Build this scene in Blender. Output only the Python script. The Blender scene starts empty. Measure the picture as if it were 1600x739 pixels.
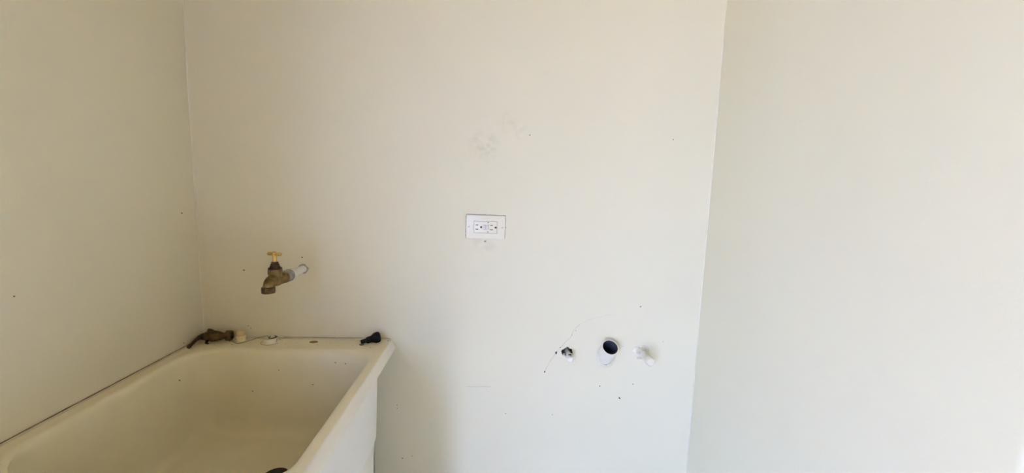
import bpy, bmesh, math, random
from mathutils import Vector, Matrix, noise

random.seed(7)
scene = bpy.context.scene
C = scene.collection

# ------------------------------------------------------------------ camera
cam_d = bpy.data.cameras.new('camera')
cam_d.sensor_width = 36.0
cam_d.lens = 14.837
cam_d.clip_start = 0.01
cam = bpy.data.objects.new('camera', cam_d)
C.objects.link(cam)
# columns: camera right, up, back in world axes
cam.matrix_world = Matrix((
    (0.9988, -0.0234, -0.0423, 0.0),
    (-0.0391, 0.1255, -0.9913, -1.235),
    (0.0285, 0.9918, 0.1245, 1.31),
    (0, 0, 0, 1)))
scene.camera = cam

# ------------------------------------------------------------------ light
world = bpy.data.worlds.new('sky')
world.use_nodes = True
bg = world.node_tree.nodes['Background']
bg.inputs[0].default_value = (0.575, 0.88, 1.80, 1)
bg.inputs[1].default_value = 1.9
scene.world = world

sun_d = bpy.data.lights.new('sun', 'SUN')
sun_d.energy = 9.0
sun_d.angle = math.radians(0.6)
sun_d.color = (1.0, 0.97, 0.93)
sun = bpy.data.objects.new('sun', sun_d)
C.objects.link(sun)
sun.location = (0.2, -4, 4)
SUN_EL, SUN_AZ = math.radians(52.0), math.radians(0.0)
sdir = Vector((math.sin(SUN_AZ) * math.cos(SUN_EL), math.cos(SUN_AZ) * math.cos(SUN_EL), -math.sin(SUN_EL)))
sun.rotation_euler = sdir.to_track_quat('-Z', 'Y').to_euler()

vs = scene.view_settings
vs.view_transform = 'Standard'
vs.look = 'None'
vs.exposure = 3.12
vs.gamma = 1.0
vs.use_curve_mapping = False


# ------------------------------------------------------------------ materials
def nodes_of(name):
    m = bpy.data.materials.new(name)
    m.use_nodes = True
    nt = m.node_tree
    return m, nt, nt.nodes['Principled BSDF']


def mat(name, col, rough=0.5, metal=0.0, var=0.0, vscale=20.0, col2=None, bump=0.0, bscale=300.0, spec=None):
    m, nt, b = nodes_of(name)
    b.inputs['Roughness'].default_value = rough
    b.inputs['Metallic'].default_value = metal
    if spec is not None:
        b.inputs['Specular IOR Level'].default_value = spec
    tc = nt.nodes.new('ShaderNodeTexCoord')
    if col2 is None:
        col2 = tuple(c * (1 - var) for c in col)
    n = nt.nodes.new('ShaderNodeTexNoise')
    n.inputs['Scale'].default_value = vscale
    n.inputs['Detail'].default_value = 5
    nt.links.new(tc.outputs['Object'], n.inputs['Vector'])
    r = nt.nodes.new('ShaderNodeValToRGB')
    r.color_ramp.elements[0].position = 0.35
    r.color_ramp.elements[0].color = (*col2, 1)
    r.color_ramp.elements[1].position = 0.65
    r.color_ramp.elements[1].color = (*col, 1)
    nt.links.new(n.outputs['Fac'], r.inputs['Fac'])
    nt.links.new(r.outputs['Color'], b.inputs['Base Color'])
    if bump:
        n2 = nt.nodes.new('ShaderNodeTexNoise')
        n2.inputs['Scale'].default_value = bscale
        n2.inputs['Detail'].default_value = 3
        nt.links.new(tc.outputs['Object'], n2.inputs['Vector'])
        bp = nt.nodes.new('ShaderNodeBump')
        bp.inputs['Strength'].default_value = bump
        bp.inputs['Distance'].default_value = 0.002
        nt.links.new(n2.outputs['Fac'], bp.inputs['Height'])
        nt.links.new(bp.outputs['Normal'], b.inputs['Normal'])
    return m


def wall_material(name, smudges=()):
    """cream wall paint with faint roller texture; smudges = (x, y, z, radius, strength)"""
    m, nt, b = nodes_of(name)
    b.inputs['Roughness'].default_value = 0.55
    b.inputs['Specular IOR Level'].default_value = 0.3
    L = nt.links.new
    tc = nt.nodes.new('ShaderNodeTexCoord')
    n = nt.nodes.new('ShaderNodeTexNoise')
    n.inputs['Scale'].default_value = 3.0
    n.inputs['Detail'].default_value = 4
    L(tc.outputs['Object'], n.inputs['Vector'])
    r = nt.nodes.new('ShaderNodeValToRGB')
    r.color_ramp.elements[0].position = 0.3
    r.color_ramp.elements[0].color = (*[c * 0.975 for c in WALL], 1)
    r.color_ramp.elements[1].position = 0.7
    r.color_ramp.elements[1].color = (*WALL, 1)
    L(n.outputs['Fac'], r.inputs['Fac'])
    out = r.outputs['Color']
    if smudges:
        nd = nt.nodes.new('ShaderNodeTexNoise')
        nd.inputs['Scale'].default_value = 45.0
        nd.inputs['Detail'].default_value = 4
        L(tc.outputs['Object'], nd.inputs['Vector'])
        for (x, y, z, rad, st) in smudges:
            d = nt.nodes.new('ShaderNodeVectorMath'); d.operation = 'DISTANCE'
            L(tc.outputs['Object'], d.inputs[0])
            d.inputs[1].default_value = (x, y, z)
            mr = nt.nodes.new('ShaderNodeMapRange')
            mr.interpolation_type = 'SMOOTHSTEP'
            mr.inputs['From Min'].default_value = rad
            mr.inputs['From Max'].default_value = rad * 0.25
            mr.inputs['To Max'].default_value = st
            L(d.outputs['Value'], mr.inputs['Value'])
            nr = nt.nodes.new('ShaderNodeMapRange')
            nr.inputs['From Min'].default_value = 0.42
            nr.inputs['From Max'].default_value = 0.62
            L(nd.outputs['Fac'], nr.inputs['Value'])
            mu = nt.nodes.new('ShaderNodeMath'); mu.operation = 'MULTIPLY'
            L(mr.outputs['Result'], mu.inputs[0]); L(nr.outputs['Result'], mu.inputs[1])
            mx = nt.nodes.new('ShaderNodeMix'); mx.data_type = 'RGBA'
            L(mu.outputs['Value'], mx.inputs['Factor'])
            L(out, mx.inputs['A'])
            mx.inputs['B'].default_value = (0.34, 0.29, 0.21, 1)
            out = mx.outputs['Result']
    L(out, b.inputs['Base Color'])
    n2 = nt.nodes.new('ShaderNodeTexNoise')
    n2.inputs['Scale'].default_value = 160.0
    n2.inputs['Detail'].default_value = 4
    n3 = nt.nodes.new('ShaderNodeTexNoise')
    n3.inputs['Scale'].default_value = 9.0
    n3.inputs['Detail'].default_value = 2
    L(tc.outputs['Object'], n2.inputs['Vector']); L(tc.outputs['Object'], n3.inputs['Vector'])
    b1 = nt.nodes.new('ShaderNodeBump'); b1.inputs['Strength'].default_value = 0.12; b1.inputs['Distance'].default_value = 0.002
    b2 = nt.nodes.new('ShaderNodeBump'); b2.inputs['Strength'].default_value = 0.06; b2.inputs['Distance'].default_value = 0.02
    L(n2.outputs['Fac'], b1.inputs['Height']); L(n3.outputs['Fac'], b2.inputs['Height'])
    L(b2.outputs['Normal'], b1.inputs['Normal']); L(b1.outputs['Normal'], b.inputs['Normal'])
    return m


WALL = (0.845, 0.772, 0.558)
M = {}
M['wall'] = wall_material('cream wall paint')
M['wall_back'] = wall_material('cream wall paint scuffed', [
    (-0.035, 0, 1.415, 0.06, 0.20), (0.03, 0, 1.485, 0.04, 0.12), (0.07, 0, 1.46, 0.03, 0.12),
    (-0.026, 0, 1.137, 0.05, 0.15)])
M['floor'] = mat('pale floor tile', (0.82, 0.80, 0.76), 0.45, var=0.06, vscale=6)
M['ceiling'] = mat('warm ceiling boards', (0.40, 0.285, 0.15), 0.6, var=0.1, vscale=8)
M['ground'] = mat('concrete ground', (0.50, 0.42, 0.31), 0.9, var=0.15, vscale=4)
M['wall_front'] = mat('tan wall paint', (0.42, 0.31, 0.18), 0.6, var=0.04, vscale=4)
M['light_blocker'] = mat('brown light blocker', (0.30, 0.23, 0.16), 0.9, var=0.1, vscale=3)
M['door'] = mat('cream door paint', (0.70, 0.60, 0.42), 0.5, var=0.03)
M['tub_in'] = mat('yellow tub plastic', (0.93, 0.84, 0.57), 0.42, col2=(0.90, 0.805, 0.535), vscale=9, bump=0.05, bscale=220)  # inside and deck set yellower than the outer shell
M['tub_out'] = mat('white tub plastic', (0.92, 0.87, 0.76), 0.4, var=0.02, vscale=9)
M['drain'] = mat('stained drain metal', (0.06, 0.042, 0.02), 0.7, 0.0, var=0.4, vscale=80)
M['rust'] = mat('rust stain', (0.36, 0.19, 0.05), 0.8, var=0.3, vscale=120)
M['grime'] = mat('brown grime', (0.24, 0.16, 0.08), 0.9, var=0.4, vscale=60)
M['caulk'] = mat('yellowed sealant', (0.74, 0.65, 0.46), 0.5, var=0.15, vscale=30)
M['brass'] = mat('tarnished brass', (0.30, 0.20, 0.075), 0.40, 0.85, col2=(0.15, 0.095, 0.035), vscale=60, bump=0.2, bscale=400)
M['brass_gold'] = mat('bright brass', (0.70, 0.47, 0.15), 0.33, 0.9, col2=(0.55, 0.36, 0.12), vscale=90)
M['brass_dark'] = mat('blackened brass', (0.085, 0.05, 0.03), 0.5, 0.6, var=0.5, vscale=90, bump=0.2, bscale=500)
M['brass_old'] = mat('old dirty brass', (0.17, 0.11, 0.042), 0.42, 0.75, col2=(0.055, 0.033, 0.014), vscale=55, bump=0.3, bscale=350)
M['zinc'] = mat('galvanised steel', (0.46, 0.44, 0.37), 0.5, 0.6, var=0.3, vscale=120)
M['white_pipe'] = mat('white painted pipe', (0.88, 0.83, 0.73), 0.4, var=0.05, vscale=60)
M['tape'] = mat('white thread tape', (0.89, 0.84, 0.72), 0.6, var=0.06, vscale=200)
M['pvc'] = mat('white pvc', (0.86, 0.80, 0.66), 0.35, var=0.03, vscale=40)
M['pvc_in'] = mat('dark inner pipe', (0.10, 0.10, 0.115), 0.5, var=0.5, vscale=60)  # pipe interior coloured dark all the way down
M['paint_lump'] = mat('paint over plaster', (0.845, 0.775, 0.60), 0.6, var=0.06, vscale=120, bump=0.6, bscale=220)
M['plate'] = mat('white outlet plastic', (0.88, 0.81, 0.635), 0.3, var=0.02)
M['outlet_face'] = mat('white receptacle plastic', (0.89, 0.82, 0.65), 0.28, var=0.02)
M['button'] = mat('ivory button plastic', (0.80, 0.75, 0.64), 0.3, var=0.03)
M['black'] = mat('black plastic', (0.006, 0.006, 0.007), 0.55, var=0.4, vscale=80, spec=0.2)
M['slot'] = mat('dark slot', (0.015, 0.013, 0.012), 0.7, var=0.3)
M['screw'] = mat('dulled screw', (0.35, 0.33, 0.28), 0.5, 0.5, var=0.3, vscale=200)
M['ivory'] = mat('ivory plastic', (0.95, 0.78, 0.46), 0.4, var=0.1, vscale=80)
M['clear'] = mat('cloudy plastic', (0.90, 0.83, 0.62), 0.25, var=0.08, vscale=80)
M['twine'] = mat('brown wire', (0.13, 0.09, 0.05), 0.7, var=0.3, vscale=100)
M['hole'] = mat('dark plaster hole', (0.20, 0.17, 0.12), 0.95, var=0.5, vscale=150)
M['bead'] = mat('paint bead', (0.87, 0.80, 0.63), 0.5, var=0.02)


# ------------------------------------------------------------------ helpers
def link(name, bm, material, parent=None, smooth=False, mats=None):
    bmesh.ops.recalc_face_normals(bm, faces=bm.faces)
    me = bpy.data.meshes.new(name)
    bm.to_mesh(me)
    bm.free()
    for m_ in (mats or [material]):
        me.materials.append(m_)
    o = bpy.data.objects.new(name, me)
    C.objects.link(o)
    if parent is not None:
        o.parent = parent
        o.matrix_parent_inverse = Matrix.Translation(-parent.location) if parent.type == 'EMPTY' else Matrix()
    if smooth:
        me.polygons.foreach_set('use_smooth', [True] * len(me.polygons))
        me.set_sharp_from_angle(angle=math.radians(42))
    return o


def thing(name, label, cat, loc, group=None):
    o = bpy.data.objects.new(name, None)
    o.empty_display_size = 0.05
    C.objects.link(o)
    o.location = loc
    o['label'] = label
    o['category'] = cat
    if group:
        o['group'] = group
    return o


def tag(o, label, cat, group=None):
    o['label'] = label
    o['category'] = cat
    if group:
        o['group'] = group
    return o


def box(bm, x0, x1, y0, y1, z0, z1, bevel=0.0, rot=None, seg=2):
    r = bmesh.ops.create_cube(bm, size=1.0)
    vs_ = r['verts']
    for v in vs_:
        v.co = Vector(((x0 + x1) / 2 + v.co.x * (x1 - x0), (y0 + y1) / 2 + v.co.y * (y1 - y0), (z0 + z1) / 2 + v.co.z * (z1 - z0)))
    if bevel:
        es = list({e for v in vs_ for e in v.link_edges})
        bmesh.ops.bevel(bm, geom=es, offset=bevel, segments=seg, profile=0.5, affect='EDGES')
    return bm


def frame(axis):
    a = Vector(axis).normalized()
    u = a.orthogonal().normalized()
    return a, u, a.cross(u)


def lathe(bm, prof, origin, axis, segs=24, cap0=True, cap1=True, wob=0.0, hexr=None, up=None):
    """profile [(radius, distance along axis)]"""
    o = Vector(origin)
    a, u, w = frame(axis)
    if up is not None:
        u = (Vector(up) - a * a.dot(Vector(up))).normalized()
        w = a.cross(u)
    rings = []
    for (r, h) in prof:
        ring = []
        for k in range(segs):
            t = 2 * math.pi * k / segs
            p = o + a * h + (u * math.cos(t) + w * math.sin(t)) * r
            if wob:
                p += (p - o - a * h) * wob * noise.noise(p * 160.0)
            ring.append(bm.verts.new(p))
        rings.append(ring)
    for i in range(len(rings) - 1):
        for k in range(segs):
            bm.faces.new((rings[i][k], rings[i][(k + 1) % segs], rings[i + 1][(k + 1) % segs], rings[i + 1][k]))
    if cap0:
        bm.faces.new(rings[0])
    if cap1:
        bm.faces.new(rings[-1])
    return bm


def tube(bm, pts, rad, segs=12, caps=True, flat=None):
    pts = [Vector(p) for p in pts]
    n = len(pts)
    if not hasattr(rad, '__len__'):
        rad = [rad] * n
    tang = []
    for i in range(n):
        tang.append((pts[min(i + 1, n - 1)] - pts[max(i - 1, 0)]).normalized())
    u = tang[0].orthogonal().normalized()
    rings = []
    for i in range(n):
        u = (u - tang[i] * tang[i].dot(u)).normalized()
        w = tang[i].cross(u)
        rings.append([bm.verts.new(pts[i] + (u * math.cos(2 * math.pi * k / segs) + w * math.sin(2 * math.pi * k / segs)) * rad[i]) for k in range(segs)])
    for i in range(n - 1):
        for k in range(segs):
            bm.faces.new((rings[i][k], rings[i][(k + 1) % segs], rings[i + 1][(k + 1) % segs], rings[i + 1][k]))
    if caps:
        bm.faces.new(rings[0])
        bm.faces.new(rings[-1])
    return bm


def smooth_path(pts, n=8):
    """Catmull-Rom through pts"""
    P = [Vector(p) for p in pts]
    P = [P[0] * 2 - P[1]] + P + [P[-1] * 2 - P[-2]]
    out = []
    for i in range(1, len(P) - 2):
        for k in range(n):
            t = k / n
            a, b, c, d = P[i - 1], P[i], P[i + 1], P[i + 2]
            out.append(0.5 * ((2 * b) + (c - a) * t + (2 * a - 5 * b + 4 * c - d) * t * t + (3 * b - a - 3 * c + d) * t ** 3))
    out.append(P[-2])
    return out


def new():
    return bmesh.new()


# ------------------------------------------------------------------ the room
XL, XR = -0.849, 0.638
YF = -3.5
ZC = 2.5
T = 0.14


def structure(o):
    o['kind'] = 'structure'
    return o


b = new(); box(b, XL - T, XR + T, YF - T, T, -0.1, 0.0)
structure(link('floor', b, M['floor']))
b = new(); box(b, XL - T, XR + T, YF - T, T, ZC, ZC + 0.1)
structure(link('ceiling', b, M['ceiling']))
# left wall, with the open doorway that lets the daylight in (out of view, beside the camera)
NY = -3.95
LY0, LY1, LZ = -3.1, -1.90, 2.05
b = new()
box(b, XL - T, XL, LY1, T, 0, ZC)
wall_left = structure(link('wall_left', b, M['wall']))
b = new()
box(b, XL - T, XL, YF - T, LY0, 0, ZC)
box(b, XL - T, XL, LY0, LY1, LZ, ZC)
structure(link('wall_left_near', b, M['wall']))

# back wall, cut where the drain and the left stub come through it
DR_BASE, DR_AX = Vector((0.3545, 0.0, 0.7955)), Vector((0.03, -0.68, 0.73)).normalized()
ST_L = Vector((0.236, 0.0, 0.796))
b = new(); box(b, XL, XR, 0.0, T, 0, ZC)
wall_back = structure(link('wall_back', b, M['wall_back'], mats=[M['wall_back'], M['hole']]))


def cut(target, bm):
    c = link('cutter', bm, M['hole'])
    md = target.modifiers.new('cut', 'BOOLEAN')
    md.operation = 'DIFFERENCE'
    md.solver = 'EXACT'
    md.material_mode = 'TRANSFER'
    md.object = c
    dg = bpy.context.evaluated_depsgraph_get()
    me = bpy.data.meshes.new_from_object(target.evaluated_get(dg))
    target.modifiers.clear()
    old = target.data
    target.data = me
    bpy.data.meshes.remove(old)
    bpy.data.objects.remove(c)


b = new(); lathe(b, [(0.0238, -0.075), (0.0238, 0.06)], DR_BASE, DR_AX, 24)
cut(wall_back, b)
b = new()
lathe(b, [(0.0165, -0.022), (0.0165, 0.03)], ST_L + Vector((-0.0035, 0, 0.0040)), (0, -1, 0), 20, wob=0.5)
cut(wall_back, b)

# right wall, with a rounded end where the doorway opens beside the camera
YE = -0.797
b = new()
box(b, XR, XR + T, YE, T, 0, ZC)
es = [e for e in b.edges if all(abs(v.co.y - YE) < 1e-5 and abs(v.co.x - XR) < 1e-5 for v in e.verts)]
bmesh.ops.bevel(b, geom=es, offset=0.012, segments=5, profile=0.5, affect='EDGES')
structure(link('wall_right', b, M['wall'], smooth=True))
b = new()
box(b, XR, XR + T, YF - T, YE - 0.85, 0, ZC)
box(b, XR, XR + T, YE - 0.85, YE, 2.05, ZC)
structure(link('wall_right_near', b, M['wall']))
b = new()
box(b, XR + 0.07, XR + 0.11, YE - 0.848, YE - 0.002, 0.005, 2.045, 0.002)
door = structure(link('door_1', b, M['door']))
b = new()
for (y0, y1) in ((YE - 0.36, YE - 0.10), (YE - 0.75, YE - 0.49)):
    for (z0, z1) in ((0.2, 0.95), (1.1, 1.85)):
        box(b, XR + 0.062, XR + 0.071, y0, y1, z0, z1, 0.004)
link('panel', b, M['door'], door)
b = new()
lathe(b, [(0.026, 0), (0.026, 0.006), (0.010, 0.008), (0.010, 0.03), (0.022, 0.036), (0.027, 0.048), (0.020, 0.058), (0.004, 0.060)],
      (XR + 0.07, YE - 0.78, 1.0), (-1, 0, 0), 20)
link('door_knob', b, M['brass'], door, smooth=True)

b = new(); box(b, XL, XR, YF - T, YF, 0, ZC)
structure(link('wall_front', b, M['wall_front']))
b = new()
box(b, -14, XL - T, -16, 14, -0.12, -0.02)
structure(link('ground', b, M['ground']))
# unseen block added outside to hold doorway light off the right wall
b = new()
box(b, -8.0, -2.7, NY, 14, -0.1, 2.5)
structure(link('wall_light_blocker', b, M['light_blocker']))


# paint beads in the two vertical corners
def bead(name, x, sx):
    bm = new()
    pts, rad = [], []
    z = 0.0
    while z <= ZC:
        j = 0.0012 * noise.noise(Vector((x * 9, 3.1, z * 7)))
        pts.append((x + sx * (0.0008 + j), -0.0008 - j, z))
        rad.append(0.0019 + 0.0010 * noise.noise(Vector((x * 5, 1.7, z * 11))))
        z += 0.025
    tube(bm, pts, rad, 8)
    return structure(link(name, bm, M['bead'], smooth=True))


bead('trim_1', XL, 1)
bead('trim_2', XR, -1)

# ------------------------------------------------------------------ marks in the paint
def chip(x, z, r, elong=1.0, ang=0.0, m='slot', parent=None, plane='back'):
    bm = new()
    n = 9
    ca, sa = math.cos(ang), math.sin(ang)
    top, bot = [], []
    for k in range(n):
        t = 2 * math.pi * k / n
        q = r * (0.75 + 0.5 * random.random())
        u, w = q * math.cos(t) * elong, q * math.sin(t)
        u, w = u * ca - w * sa, u * sa + w * ca
        if plane == 'back':
            top.append(bm.verts.new((x + u * 0.8, -0.0006, z + w * 0.8)))
            bot.append(bm.verts.new((x + u, 0.0002, z + w)))
        elif plane == 'left':
            top.append(bm.verts.new((XL + 0.0006, x + u * 0.8, z + w * 0.8)))
            bot.append(bm.verts.new((XL - 0.0002, x + u, z + w)))
        else:
            top.append(bm.verts.new((XR - 0.0006, x + u * 0.8, z + w * 0.8)))
            bot.append(bm.verts.new((XR + 0.0002, x + u, z + w)))
    bm.faces.new(top)
    for k in range(n):
        bm.faces.new((bot[k], bot[(k + 1) % n], top[(k + 1) % n], top[k]))
    return link('paint_chip', bm, M[m], parent)


for (x, z, r, e, a, m_) in [
        (-0.5573, 1.0795, 0.0024, 1, 0, 'slot'), (-0.7248, 1.0381, 0.0024, 1.2, 0.3, 'grime'), (-0.5315, 1.0267, 0.0015, 1, 0, 'tape'),
        (-0.7201, 0.8704, 0.0016, 1, 0, 'grime'), (-0.7131, 0.8627, 0.0016, 1, 0, 'rust'),
        (0.0958, 1.4494, 0.0016, 1.3, 0.2, 'screw'), (0.5144, 1.4504, 0.0018, 1, 0, 'screw'),
        (0.4518, 0.9486, 0.0020, 1.4, 0.6, 'screw'), (0.1656, 0.7363, 0.0022, 1.3, 0.9, 'slot'),
        (0.1987, 0.7986, 0.0030, 1.8, 1.3, 'slot'), (0.2105, 0.8150, 0.0017, 1.3, 1.6, 'screw'),
        (0.2455, 0.8560, 0.0014, 1.3, 1.2, 'screw'), (0.2560, 0.8700, 0.0012, 1, 0, 'screw'),
        (0.0487, 0.5990, 0.0018, 1, 0, 'screw'), (0.1951, 0.5956, 0.0018, 1, 0, 'screw'),
        (0.3396, 0.6920, 0.0020, 1, 0, 'grime'), (0.4046, 0.6524, 0.0024, 2.0, -0.9, 'slot'), (0.4443, 0.6993, 0.0018, 1, 0, 'screw'),
        (-0.2860, 0.6250, 0.0018, 1, 0, 'screw'), (-0.2850, 0.6140, 0.0014, 1, 0, 'screw'), (-0.2700, 0.4480, 0.0022, 1.2, 0.4, 'screw'),
        (-0.2400, 0.4560, 0.0017, 1, 0, 'screw'), (0.0330, 1.1810, 0.0016, 1.3, 0, 'screw'), (-0.026, 1.1385, 0.0022, 1.8, 0.1, 'screw'),
        (0.5300, 0.8380, 0.0013, 1, 0, 'screw'), (0.4050, 0.8210, 0.0013, 1, 0, 'screw')]:
    chip(x, z, r, e, a, m_, wall_back)
for (y, z, r, m_) in [(-0.0555, 1.2047, 0.0022, 'slot'), (-0.4708, 1.0861, 0.0016, 'grime'), (-0.082, 0.848, 0.0016, 'slot')]:
    chip(y, z, r, 1.0, 0, m_, wall_left, 'left')


def crack(pts, w, m, parent):
    bm = new()
    P = smooth_path([(x, -0.0001, z) for x, z in pts], 6)
    tube(bm, P, [w * (0.45 + 0.9 * abs(noise.noise(p * 70))) for p in P], 5)
    return link('crack', bm, M[m], parent)


crack([(0.1656, 0.7363), (0.178, 0.765), (0.1987, 0.7986), (0.210, 0.8131), (0.2208, 0.8257), (0.2300, 0.8370), (0.243, 0.8530), (0.2490, 0.8700), (0.2676, 0.8892)],
      0.00042, 'screw', wall_back)
crack([(0.2676, 0.8892), (0.2943, 0.9050), (0.3200, 0.9120), (0.3429, 0.9180), (0.3763, 0.9232)], 0.0002, 'screw', wall_back)
crack([(-0.073, 0.687), (-0.05, 0.6866), (-0.025, 0.6872), (-0.008, 0.6868), (0.0, 0.687)], 0.00045, 'screw', wall_back)

# ------------------------------------------------------------------ laundry tub
SX0, SX1, SY0, SY1 = XL + 0.003, -0.2985, -0.635, -0.003
tub = thing('laundry_tub', 'cream plastic laundry tub with deep basin, yellow inside, pushed into the left corner', 'sink',
            ((SX0 + SX1) / 2, (SY0 + SY1) / 2, 0))


def rloop(x0, x1, y0, y1, r, z, n=8):
    """rounded rectangle, r = radii for corners (x1,y1) (x0,y1) (x0,y0) (x1,y0)"""
    if not hasattr(r, '__len__'):
        r = (r,) * 4
    pts = []
    for (cx, cy, a0, rr) in ((x1 - r[0], y1 - r[0], 0, r[0]), (x0 + r[1], y1 - r[1], 90, r[1]), (x0 + r[2], y0 + r[2], 180, r[2]), (x1 - r[3], y0 + r[3], 270, r[3])):
        for k in range(n + 1):
            t = math.radians(a0 + 90 * k / n)
            pts.append(Vector((cx + rr * math.cos(t), cy + rr * math.sin(t), z)))
    full = []
    for c in range(4):                      # extra points along the straight sides
        full += pts[c * (n + 1):(c + 1) * (n + 1)]
        p, q = pts[c * (n + 1) + n], pts[((c + 1) * (n + 1)) % len(pts)]
        full += [p.lerp(q, k / 7) for k in range(1, 7)]
    return full


def loft(bm, loops, cap0=False, cap1=False, mi=0):
    R_ = [[bm.verts.new(p) for p in l] for l in loops]
    n = len(R_[0])
    for i in range(len(R_) - 1):
        for k in range(n):
            f = bm.faces.new((R_[i][k], R_[i][(k + 1) % n], R_[i + 1][(k + 1) % n], R_[i + 1][k]))
            f.material_index = mi
    if cap0:
        bm.faces.new(R_[0]).material_index = mi
    if cap1:
        bm.faces.new(R_[-1]).material_index = mi
    return R_


DT = 0.8340
b = new()
outer = [
    rloop(-0.80, -0.345, -0.58, -0.140, 0.07, 0.565),
    rloop(-0.82, -0.325, -0.60, -0.110, 0.08, 0.569),
    rloop(-0.832, -0.3075, -0.615, -0.090, 0.085, 0.608),
    rloop(-0.834, -0.3045, -0.618, -0.088, 0.085, 0.620),
    rloop(-0.836, -0.3000, -0.622, -0.085, 0.085, 0.809),
    rloop(SX0, -0.2880, SY0, SY1, 0.007, 0.8095),
    rloop(SX0, -0.2865, SY0 - 0.001, SY1, 0.008, 0.8130),
    rloop(SX0, -0.2960, SY0, SY1, 0.008, 0.8290),
    rloop(SX0, -0.2985, SY0 + 0.002, SY1, 0.008, 0.8325),
    rloop(SX0, SX1 - 0.003, SY0 + 0.006, SY1, 0.008, DT),
]
loft(b, outer, cap0=True)


def inner(off, z, grow=0.0):
    return rloop(-0.822 + off, -0.3165 - off, -0.606 + off, -0.074 - off * 1.35, (0.062 - grow * 0.6, 0.090 - grow, 0.090 - grow, 0.040 - grow * 0.3), z)


inn = [rloop(SX0, SX1 - 0.003, SY0 + 0.006, SY1, 0.008, DT),
       inner(0.0, DT), inner(0.004, DT - 0.0006), inner(0.008, DT - 0.003), inner(0.0115, DT - 0.008),
       inner(0.014, DT - 0.018, 0.012), inner(0.018, 0.77, 0.030), inner(0.024, 0.70, 0.042), inner(0.029, 0.640, 0.046), inner(0.032, 0.622, 0.046), inner(0.038, 0.610, 0.044),
       inner(0.047, 0.6035, 0.042), inner(0.060, 0.601, 0.038), inner(0.085, 0.600, 0.030)]
# finish the floor down to the drain opening
n_ = len(inn[0])
DRN = Vector((-0.514, -0.276, 0.594))
last = inn[-1]
ringd = []
for p in last:
    d = p - DRN
    ang = math.atan2(d.y, d.x)
    ringd.append(DRN + Vector((0.028 * math.cos(ang), 0.028 * math.sin(ang), 0)))
for t in (0.3, 0.6, 0.85):
    inn.append([p.lerp(q, t) for p, q in zip(last, ringd)])
inn.append(ringd)
inn.append([DRN + (p - DRN) * 0.86 + Vector((0, 0, -0.012)) for p in ringd])
loft(b, inn, mi=1)
bmesh.ops.remove_doubles(b, verts=b.verts, dist=0.00002)
basin = link('basin', b, None, tub, smooth=True, mats=[M['tub_out'], M['tub_in']])
b = new()
lathe(b, [(0.010, -0.012), (0.0240, -0.012), (0.0285, 0.0002), (0.0290, 0.0012), (0.0275, 0.0012), (0.0240, -0.002), (0.0225, -0.004), (0.010, -0.0045)], DRN, (0, 0, 1), 28)
strainer = link('drain_strainer', b, M['drain'], tub, smooth=True)
# legs
for (x0, x1, y0, y1, rx) in ((-0.43, -0.316, -0.335, -0.135, 1), (-0.43, -0.316, -0.60, -0.47, 1), (-0.83, -0.72, -0.335, -0.135, -1), (-0.83, -0.72, -0.60, -0.47, -1)):
    bm = new()
    t = 0.02
    box(bm, x1 - t if rx > 0 else x0, x1 if rx > 0 else x0 + t, y0, y1, 0.0, 0.60, 0.006)
    box(bm, x0, x1, (y1 - t) if y1 > -0.3 else y0, y1 if y1 > -0.3 else y0 + t, 0.0, 0.575, 0.006)
    link('leg', bm, M['tub_out'], tub, smooth=True)
b = new()
tube(b, [(DRN.x, DRN.y, 0.578), (DRN.x, DRN.y, 0.40), (DRN.x, DRN.y + 0.02, 0.35), (DRN.x, DRN.y + 0.06, 0.335), (DRN.x, DRN.y + 0.1, 0.35), (DRN.x, DRN.y + 0.13, 0.40), (DRN.x, DRN.y + 0.17, 0.43), (DRN.x, 0.0, 0.43)], 0.021, 16)
link('drain_trap', b, M['pvc'], tub, smooth=True)
# rust stain and specks on the deck and in the basin
def spot(x, y, z, rx, ry, m, name='stain'):
    bm = new()
    pr = []
    for k in range(22):
        t = 2 * math.pi * k / 22
        q = 1 + 0.12 * noise.noise(Vector((math.cos(t) * 2, math.sin(t) * 2, x * 50)))
        pr.append(bm.verts.new((x + rx * q * math.cos(t), y + ry * q * math.sin(t), z + 0.0003)))
    bm.faces.new(pr)
    lo = [bm.verts.new(v.co + Vector((0, 0, -0.0008))) for v in pr]
    for k in range(22):
        bm.faces.new((pr[k], pr[(k + 1) % 22], lo[(k + 1) % 22], lo[k]))
    return link(name, bm, M[m], tub)


s = spot(-0.5195, -0.0285, DT, 0.0125, 0.0085, 'rust')
s['label'] = 'oval rust brown stain'
for (x, y, r) in [(-0.565, -0.035, 0.0011), (-0.592, -0.045, 0.0011), (-0.500, -0.05, 0.0016), (-0.47, -0.035, 0.001), (-0.44, -0.052, 0.0011), (-0.455, -0.03, 0.001),
                  (-0.40, -0.052, 0.001), (-0.735, -0.057, 0.0016), (-0.78, -0.06, 0.001), (-0.3085, -0.012, 0.0022), (-0.345, -0.065, 0.0015)]:
    spot(x, y, DT, r, r * 0.8, 'grime', 'speck')
for (x, y, z) in [(-0.492, -0.1065, 0.742), (-0.432, -0.0985, 0.803), (-0.405, -0.0985, 0.800), (-0.655, -0.1075, 0.722), (-0.585, -0.102, 0.781)]:
    bm = new()
    lathe(bm, [(0.0007, -0.0025), (0.0016, -0.0005), (0.0011, 0.0006)], (x, y, z), (0, -1, 0), 8)
    link('speck', bm, M['grime'], tub)
bm = new()
tube(bm, [(-0.8035, -0.168, 0.7835), (-0.8025, -0.166, 0.7790)], 0.0009, 6)
link('speck', bm, M['grime'], tub)
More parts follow.
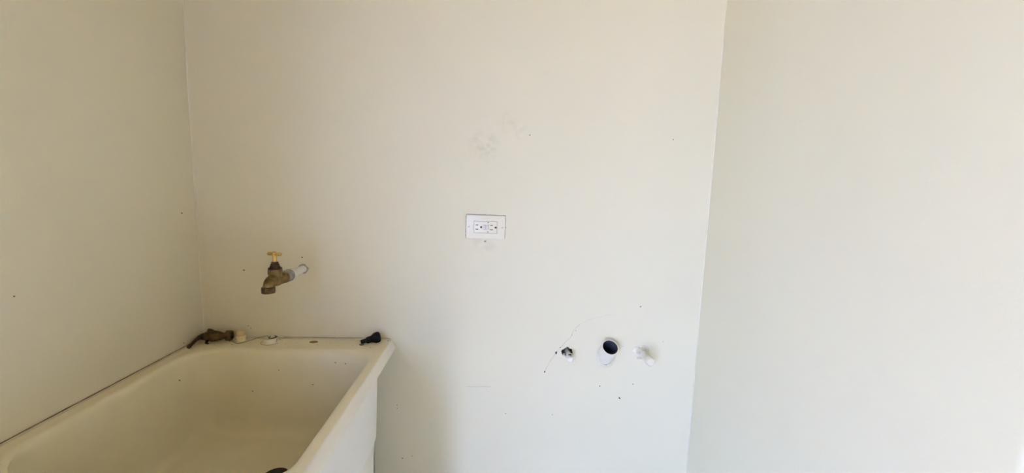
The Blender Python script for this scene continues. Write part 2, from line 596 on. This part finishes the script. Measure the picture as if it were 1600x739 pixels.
# sealant along the two walls, with the dirty gap line above it
b = new()
P = [(XL + 0.018 + i * (SX1 - XL - 0.022) / 40, -0.0035 - 0.0008 * noise.noise(Vector((i * 0.4, 0, 0))), DT + 0.0010) for i in range(41)]
tube(b, P, 0.0030, 8)
link('sealant', b, M['caulk'], tub, smooth=True)
b = new()
P = [(XL + 0.0035, -0.02 + i * (SY0 + 0.03) / 40, DT + 0.0005 + 0.0006 * noise.noise(Vector((0, i * 0.4, 0)))) for i in range(41)]
tube(b, P, 0.0026, 8)
link('sealant', b, M['caulk'], tub, smooth=True)
b = new()
P = [(XL + 0.002, -0.02 + i * (SY0 + 0.03) / 60, DT + 0.0035) for i in range(61)]
tube(b, P, [0.0010 + 0.0006 * noise.noise(Vector((2, i * 0.35, 0))) for i in range(61)], 6)
link('grime_line', b, M['grime'], tub)
b = new()
P = [(-0.62 + i * 0.0052, -0.0018, DT + 0.0040) for i in range(61)]
tube(b, P, [0.0005 + 0.0006 * noise.noise(Vector((i * 0.25, 5, 0))) for i in range(61)], 6)
link('grime_line', b, M['grime'], tub)

# ------------------------------------------------------------------ wall tap
FX, FZ = -0.555, 1.0455
tap = thing('wall_tap', 'tarnished brass garden tap with gold handle on a white pipe above the tub', 'faucet', (FX, 0, FZ))
b = new(); lathe(b, [(0.0105, 0.012), (0.0105, -0.072), (0.0095, -0.074)], (FX, 0, FZ), (0, 1, 0), 20)
link('supply_pipe', b, M['white_pipe'], tap, smooth=True)
b = new(); lathe(b, [(0.0104, -0.001), (0.0140, -0.0004), (0.0128, 0.0020), (0.0104, 0.0025)], (FX, -0.0003, FZ), (0, -1, 0), 18, False, False, wob=0.25)
link('plaster_or_shade_collar', b, M['zinc'], tap, smooth=True)  # grey ring stands in for the slight shadow where the pipe meets the wall
b = new(); lathe(b, [(0.0098, 0.068), (0.0128, 0.070), (0.0135, 0.076), (0.0122, 0.083), (0.0110, 0.085)], (FX, 0, FZ), (0, -1, 0), 18, wob=0.25)
link('thread_tape', b, M['tape'], tap, smooth=True)
b = new(); lathe(b, [(0.012, 0.083), (0.0158, 0.084), (0.0168, 0.087), (0.0168, 0.091), (0.0150, 0.093), (0.0150, 0.103), (0.0165, 0.105), (0.0165, 0.109), (0.0140, 0.111)], (FX, 0, FZ), (0, -1, 0), 22)
link('pipe_coupling', b, M['zinc'], tap, smooth=True)
YS = -0.157
b = new()
lathe(b, [(0.0150, 0.110), (0.0155, 0.112), (0.0155, 0.124), (0.0128, 0.127), (0.0128, 0.150)], (FX, 0, FZ), (0, -1, 0), 8)
lathe(b, [(0.006, 0), (0.0135, 0.004), (0.0158, 0.012), (0.0158, 0.030), (0.0168, 0.032), (0.0168, 0.043), (0.0150, 0.045)], (FX, YS, FZ - 0.0125), (0, 0, 1), 24)
P = smooth_path([(FX, YS + 0.006, FZ + 0.002), (FX, YS - 0.010, FZ + 0.006), (FX, YS - 0.024, FZ + 0.006), (FX, YS - 0.033, FZ - 0.001), (FX, YS - 0.0355, FZ - 0.011)], 5)
tube(b, P, [0.0135 - 0.0015 * i / (len(P) - 1) for i in range(len(P))], 18)
link('tap_body', b, M['brass'], tap, smooth=True)
b = new()
lathe(b, [(0.0105, 0.000), (0.0150, 0.001), (0.0158, 0.003), (0.0158, 0.013), (0.0150, 0.0155), (0.0118, 0.0155), (0.0112, 0.006), (0.002, 0.005)], (FX, YS - 0.0358, FZ - 0.0055), (0, 0, -1), 24)
link('spout_ring', b, M['brass_old'], tap, smooth=True)
b = new()
lathe(b, [(0.0150, 0.0), (0.0165, 0.001), (0.0165, 0.004), (0.0122, 0.0045), (0.0122, 0.0085), (0.0106, 0.0092), (0.0106, 0.0135), (0.0084, 0.0142), (0.0084, 0.0188), (0.0050, 0.0195)], (FX, YS, FZ + 0.0310), (0, 0, 1), 12)
link('bonnet', b, M['brass_dark'], tap, smooth=True)
b = new()
lathe(b, [(0.0050, 0.0), (0.0054, 0.002), (0.0048, 0.010), (0.0056, 0.019)], (FX, YS, FZ + 0.0500), (0, 0, 1), 14)
link('stem', b, M['brass_gold'], tap, smooth=True)
b = new()
ZH = FZ + 0.0705
hd = Vector((0.97, -0.24, 0)).normalized()
P = [Vector((FX, YS, ZH)) + hd * t for t in (-0.0195, -0.0180, -0.014, -0.008, -0.004, 0.0, 0.004, 0.008, 0.014, 0.0180, 0.0195)]
tube(b, P, [0.0022, 0.0044, 0.0050, 0.0038, 0.0052, 0.0058, 0.0052, 0.0038, 0.0050, 0.0044, 0.0022], 14)
lathe(b, [(0.0050, -0.004), (0.0060, 0.0), (0.0056, 0.005), (0.003, 0.0062)], (FX, YS, ZH), (0, 0, 1), 14)
link('handle', b, M['brass_gold'], tap, smooth=True)

# ------------------------------------------------------------------ electrical outlet
OX, OZ = -0.0255, 1.1812
out = thing('electrical_outlet', 'white double electrical outlet with oblong cover plate on the back wall', 'outlet', (OX, 0, OZ))
tilt = Matrix.Rotation(math.radians(0.5), 4, 'Y')


def opart(name, bm, m, parent=out, smooth=True):
    bmesh.ops.transform(bm, matrix=tilt, verts=bm.verts)
    bmesh.ops.translate(bm, vec=(OX, 0, OZ), verts=bm.verts)
    return link(name, bm, M[m], parent, smooth=smooth)


b = new(); box(b, -0.0572, 0.0572, -0.0055, 0.001, -0.035, 0.035, 0.0022, seg=3)
plate = opart('cover_plate', b, 'plate')
b = new(); box(b, -0.0344, 0.0344, -0.0059, -0.004, -0.0178, 0.0178, 0.0006)
opart('recess_gap', b, 'screw')
b = new(); box(b, -0.0334, 0.0334, -0.0076, -0.004, -0.0168, 0.0168, 0.0008)
face = opart('receptacle', b, 'outlet_face')
for (sx, gz) in ((-1, 0), (1, 0)):
    xs = -0.0252 if sx < 0 else 0.0172
    for (dz, w) in ((0.0062, 0.0036), (-0.0066, 0.0042)):
        b = new(); box(b, xs - w, xs + w, -0.00775, -0.005, dz - 0.0011, dz + 0.0011)
        opart('slot', b, 'slot', out, False)
    b = new(); lathe(b, [(0.0030, 0.005), (0.0030, 0.00775)], (xs + 0.0122, 0, 0), (0, -1, 0), 16)
    opart('ground_hole', b, 'slot', out, False)
for xb in (-0.0045, 0.0048):
    b = new(); box(b, xb - 0.0042, xb + 0.0042, -0.0079, -0.005, -0.0072, 0.0072, 0.0003)
    opart('button_gap', b, 'screw', out, False)
    b = new(); box(b, xb - 0.0037, xb + 0.0037, -0.0088, -0.005, -0.0067, 0.0067, 0.0006)
    opart('button', b, 'button')
for zb in (0.0140, -0.0140):
    b = new(); lathe(b, [(0.0016, 0.005), (0.0016, 0.0078)], (0.0070, 0, zb), (0, -1, 0), 12)
    opart('indicator', b, 'grime', out, False)
for xb, an in ((-0.0490, 0.6), (0.0490, 0.1)):
    b = new(); lathe(b, [(0.0030, 0.004), (0.0030, 0.0060), (0.0022, 0.0066)], (xb, 0, 0), (0, -1, 0), 14)
    sc_ = opart('screw', b, 'plate')
    b = new(); box(b, -0.0026, 0.0026, -0.0068, -0.006, -0.0006, 0.0006)
    bmesh.ops.transform(b, matrix=Matrix.Translation((xb, 0, 0)) @ Matrix.Rotation(-an, 4, 'Y'), verts=b.verts)
    opart('screw_slot', b, 'grime', sc_, False)
# cracked paint line around the plate, with the edge shadow coloured in
b = new()
P = [(-0.0578 + i * 0.0029, -0.0004, 0.0354) for i in range(41)]
tube(b, P, [0.0008 + 0.0007 * noise.noise(Vector((i * 0.3, 0, 1))) for i in range(41)], 5)
P = [(-0.0577, -0.0004, -0.034 + i * 0.0017) for i in range(41)]
tube(b, P, [0.0007 + 0.0009 * noise.noise(Vector((i * 0.3, 4, 1))) for i in range(41)], 5)
P = [(0.0577, -0.0004, -0.034 + i * 0.0017) for i in range(41)]
tube(b, P, [0.0005 + 0.0005 * noise.noise(Vector((i * 0.3, 9, 1))) for i in range(41)], 5)
opart('paint_crack_shadow', b, 'screw', out, False)

# ------------------------------------------------------------------ washing machine plumbing
# drain stub angled upward
drain = thing('drain_pipe', 'open white plastic drain pipe angled up between two capped water stubs', 'pipe', DR_BASE)
LN = 0.050
b = new()
RO, RI = 0.0248, 0.0228
lathe(b, [(RO, -0.02), (RO, LN - 0.0105), (RO + 0.0012, LN - 0.0100), (RO + 0.0012, LN - 0.002), (RO, LN), (RI, LN), (RI, LN - 0.004)], DR_BASE, DR_AX, 32, False, False)
link('pipe_wall', b, M['pvc'], drain, smooth=True)
b = new()
lathe(b, [(RI, LN - 0.0035), (RI - 0.0003, LN - 0.02), (RI - 0.0003, -0.07)], DR_BASE, DR_AX, 32, False, True)
link('pipe_inside', b, M['pvc_in'], drain, smooth=True)
b = new()
ring0, ring1, ring2 = [], [], []
for k in range(28):
    t = 2 * math.pi * k / 28
    q = 1 + 0.16 * noise.noise(Vector((math.cos(t) * 2.2, math.sin(t) * 2.2, 4)))
    ring0.append(Vector((DR_BASE.x + 0.0310 * q * math.cos(t), -0.0001, DR_BASE.z + 0.0440 * q * math.sin(t) - 0.001)))
    ring1.append(Vector((DR_BASE.x + 0.0275 * q * math.cos(t), -0.002, DR_BASE.z + 0.0405 * q * math.sin(t))))
    ring2.append(Vector((DR_BASE.x + 0.0250 * math.cos(t), -0.0035, DR_BASE.z + 0.0368 * math.sin(t) + 0.0036)))
loft(b, [ring0, ring1, ring2])
link('plaster_or_shade_collar', b, M['paint_lump'], drain, smooth=True)

# left stub, in a broken hole
sl = thing('water_stub', 'short white capped water pipe in a chipped dark hole left of the drain', 'pipe', ST_L, 'capped washing machine water pipes')
b = new(); lathe(b, [(0.0082, -0.021), (0.0082, 0.016), (0.0110, 0.0170), (0.0112, 0.025), (0.0095, 0.027)], ST_L, (0, -1, 0), 8)
link('pipe', b, M['white_pipe'], sl, smooth=True)
b = new(); lathe(b, [(0.0085, 0.026), (0.0092, 0.027), (0.0090, 0.040), (0.0065, 0.043)], ST_L + Vector((0.0005, 0, -0.001)), (0, -1, 0), 6)
link('cap', b, M['tape'], sl, smooth=False)
b = new(); box(b, -0.004, 0.004, -0.029, -0.0265, 0.0055, 0.0098)
bmesh.ops.transform(b, matrix=Matrix.Translation(ST_L), verts=b.verts)
link('cap_notch', b, M['slot'], sl)
b = new()
pa = []
for k in range(13):
    t = math.radians(165 + 16.5 * k)
    q = 1 + 0.2 * noise.noise(Vector((k * 0.7, 2, 0)))
    pa.append((ST_L.x + 0.0135 * q * math.cos(t), -0.002, ST_L.z - 0.001 + 0.0135 * q * math.sin(t)))
tube(b, pa, [0.0015 + 0.0035 * math.sin(math.pi * k / 12) for k in range(13)], 8)
link('plaster_lump', b, M['paint_lump'], sl, smooth=True)

# right stub, lumpy with paint
ST_R = Vector((0.4656, 0, 0.804))
sr = thing('water_stub', 'lumpy white painted water pipe stub right of the drain', 'pipe', ST_R, 'capped washing machine water pipes')
b = new()
lathe(b, [(0.0240, 0.0002), (0.0195, 0.003), (0.0150, 0.009), (0.0125, 0.018)], ST_R + Vector((-0.001, 0, 0.001)), (0, -1, 0), 22, False, False, wob=0.45)
link('plaster_or_shade_collar', b, M['paint_lump'], sr, smooth=True)
b = new()
pr = []
h = 0.0
while h < 0.054:
    pr.append((0.0118 + (0.0012 if int(h / 0.004) % 2 else 0.0), h)); h += 0.002
lathe(b, pr, ST_R, (0, -1, 0), 20, wob=0.22)
link('pipe', b, M['paint_lump'], sr, smooth=True)
b = new(); lathe(b, [(0.0110, 0.052), (0.0135, 0.053), (0.0142, 0.057), (0.0138, 0.072), (0.0110, 0.076), (0.004, 0.077)], ST_R, (0, -1, 0), 8, wob=0.1)
link('cap', b, M['paint_lump'], sr, smooth=True)

# ------------------------------------------------------------------ things lying on the tub deck
# old brass tap lying in the corner
A0 = Vector((-0.824, -0.034, DT + 0.0150))
A1 = Vector((-0.7535, -0.0230, DT + 0.0152))
ax = (A1 - A0).normalized()
old = thing('old_tap', 'dirty old brass tap lying on its side in the corner of the tub deck', 'faucet', (-0.79, -0.03, DT))
b = new()
lathe(b, [(0.0085, 0.000), (0.0125, 0.002), (0.0140, 0.008), (0.0140, 0.013), (0.0125, 0.015), (0.0150, 0.018), (0.0150, 0.026), (0.0138, 0.034), (0.0118, 0.042), (0.0092, 0.048), (0.0092, 0.056)], A0, ax, 20, wob=0.12)
P = smooth_path([A0 + ax * 0.022 + Vector((0, 0.004, 0.004)), A0 + ax * 0.016 + Vector((-0.004, 0.010, 0.010)), A0 + ax * 0.006 + Vector((-0.004, 0.012, 0.012))], 4)
tube(b, P, 0.0068, 12)
link('tap_body', b, M['brass_old'], old, smooth=True)
b = new()
lathe(b, [(0.0092, 0.054), (0.0142, 0.056), (0.0148, 0.060), (0.0148, 0.068), (0.0135, 0.0705), (0.0100, 0.0705), (0.0096, 0.064), (0.002, 0.063)], A0, ax, 22)
link('outlet_ring', b, M['brass_old'], old, smooth=True)
b = new()
lathe(b, [(0.0050, -0.014), (0.0065, -0.012), (0.0095, -0.007), (0.0100, 0.001)], A0, ax, 10)
link('bonnet', b, M['brass_dark'], old, smooth=True)
b = new()
P = [(-0.8410, -0.0300, DT + 0.0150), (-0.8385, -0.046, DT + 0.0115), (-0.8360, -0.062, DT + 0.0085), (-0.8330, -0.078, DT + 0.0066), (-0.8300, -0.0900, DT + 0.0058)]
tube(b, P, [0.0035, 0.0048, 0.0050, 0.0044, 0.0056], 10)
tube(b, [A0 - ax * 0.013, Vector((-0.8385, -0.048, DT + 0.0110))], 0.0042, 10)
tube(b, [(-0.8400, -0.0480, DT + 0.0125), (-0.8330, -0.0560, DT + 0.0130), (-0.8270, -0.0500, DT + 0.0140)], [0.003, 0.0042, 0.003], 8)
link('handle', b, M['brass_dark'], old, smooth=True)
b = new()
tube(b, [(-0.811, -0.045, DT + 0.006), (-0.808, -0.054, DT + 0.0035), (-0.800, -0.058, DT + 0.0028)], [0.004, 0.003, 0.002], 8)
link('washer_lug', b, M['brass_dark'], old, smooth=True)

# threaded ivory plug
PX, PY = -0.7290, -0.0225
plug = thing('threaded_plug', 'small ivory plastic threaded plug standing beside the old brass tap', 'plug', (PX, PY, DT))
b = new()
pr = [(0.0118, 0.0), (0.0122, 0.001), (0.0122, 0.010), (0.0135, 0.0112), (0.0142, 0.013), (0.0142, 0.0165), (0.0125, 0.0172), (0.0082, 0.0176), (0.0082, 0.0186)]
lathe(b, pr, (PX, PY, DT), (0, 0, 1), 10)
link('plug_head', b, M['ivory'], plug, smooth=True)
b = new()
pr = [(0.0085, 0.0182)]
for k in range(4):
    z0 = 0.0185 + k * 0.0024
    pr += [(0.0092, z0), (0.0116, z0 + 0.0009), (0.0116, z0 + 0.0013), (0.0092, z0 + 0.0022)]
pr += [(0.0085, 0.0285), (0.0070, 0.0285), (0.0068, 0.024), (0.001, 0.024)]
lathe(b, pr, (PX, PY, DT), (0, 0, 1), 22)
link('plug_thread', b, M['ivory'], plug, smooth=True)

# thin bent wire
b = new()
P = smooth_path([(-0.7610, -0.030, DT + 0.0012), (-0.7480, -0.0330, DT + 0.0012), (-0.7330, -0.0440, DT + 0.0010), (-0.7235, -0.0490, DT + 0.0010), (-0.7130, -0.0420, DT + 0.0012),
                 (-0.7000, -0.0300, DT + 0.0030), (-0.6840, -0.0200, DT + 0.0070), (-0.6680, -0.0150, DT + 0.0100), (-0.6560, -0.0130, DT + 0.0110)], 6)
tube(b, P, 0.0007, 6)
tag(link('wire', b, M['twine'], smooth=True), 'thin bent brown wire lying across the tub deck to the cloudy cup', 'wire')

# shallow cloudy plastic cup
KX, KY = -0.6400, -0.0310
cup = thing('plastic_cup', 'small cloudy plastic cup with a dark ring on the tub deck', 'cup', (KX, KY, DT))
b = new()
lathe(b, [(0.0255, 0.0), (0.0262, 0.0008), (0.0250, 0.0018), (0.0215, 0.0030), (0.0185, 0.0110), (0.0178, 0.0130), (0.0160, 0.0130), (0.0155, 0.009), (0.002, 0.008)], (KX, KY, DT), (0, 0, 1), 28)
link('cup_body', b, M['clear'], cup, smooth=True)
b = new()
P = [(KX + 0.004 + 0.0098 * math.cos(t), KY + 0.002 + 0.0098 * math.sin(t), DT + 0.0136) for t in [math.radians(150 + 290 * k / 24) for k in range(25)]]
tube(b, P, 0.0013, 8)
link('dark_ring', b, M['black'], cup, smooth=True)
b = new()
tube(b, [(KX + 0.0150, KY + 0.008, DT + 0.0140), (KX + 0.0190, KY - 0.004, DT + 0.0090), (KX + 0.0200, KY - 0.010, DT + 0.0035)], [0.0011, 0.0009, 0.0006], 6)
link('dark_streak', b, M['grime'], cup, smooth=True)

b = new()
P = [(KX + 0.0262 * math.cos(t), KY + 0.0262 * math.sin(t), DT + 0.0004) for t in [math.radians(190 + 150 * k / 24) for k in range(25)]]
tube(b, P, [0.0004 + 0.0006 * abs(noise.noise(Vector((k * 0.4, 3, 3)))) for k in range(25)], 6)
link('base_outline', b, M['grime'], cup, smooth=True)  # thin darker outline along the front of the cup base

# black hose connector
H1 = Vector((-0.3315, -0.0205, DT + 0.0162)); H0 = Vector((-0.3800, -0.0400, DT + 0.0062))
hx = (H0 - H1).normalized()
hose = thing('hose_connector', 'black plastic hose connector lying near the right end of the tub deck', 'connector', (-0.355, -0.028, DT))
b = new()
lathe(b, [(0.0090, -0.003), (0.0135, -0.001), (0.0158, 0.003), (0.0160, 0.009), (0.0150, 0.014), (0.0120, 0.019), (0.0098, 0.023)], H1, hx, 14)
link('connector_collar', b, M['black'], hose, smooth=True)
b = new()
lathe(b, [(0.0098, 0.022), (0.0092, 0.036), (0.0088, 0.0375), (0.0060, 0.038), (0.0062, 0.052), (0.0056, 0.0535), (0.0035, 0.0535), (0.0035, 0.046)], H1, hx, 18)
link('connector_nozzle', b, M['black'], hose, smooth=True)
b = new()
P = [(-0.3765 + 0.0052 * math.cos(t), -0.0450 + 0.0045 * math.sin(t), DT + 0.0012) for t in [math.radians(150 + 250 * k / 16) for k in range(17)]]
tube(b, P, 0.0009, 6)
tag(link('wire_clip', b, M['black'], smooth=True), 'tiny dark curled wire clip beside the black hose connector', 'clip')
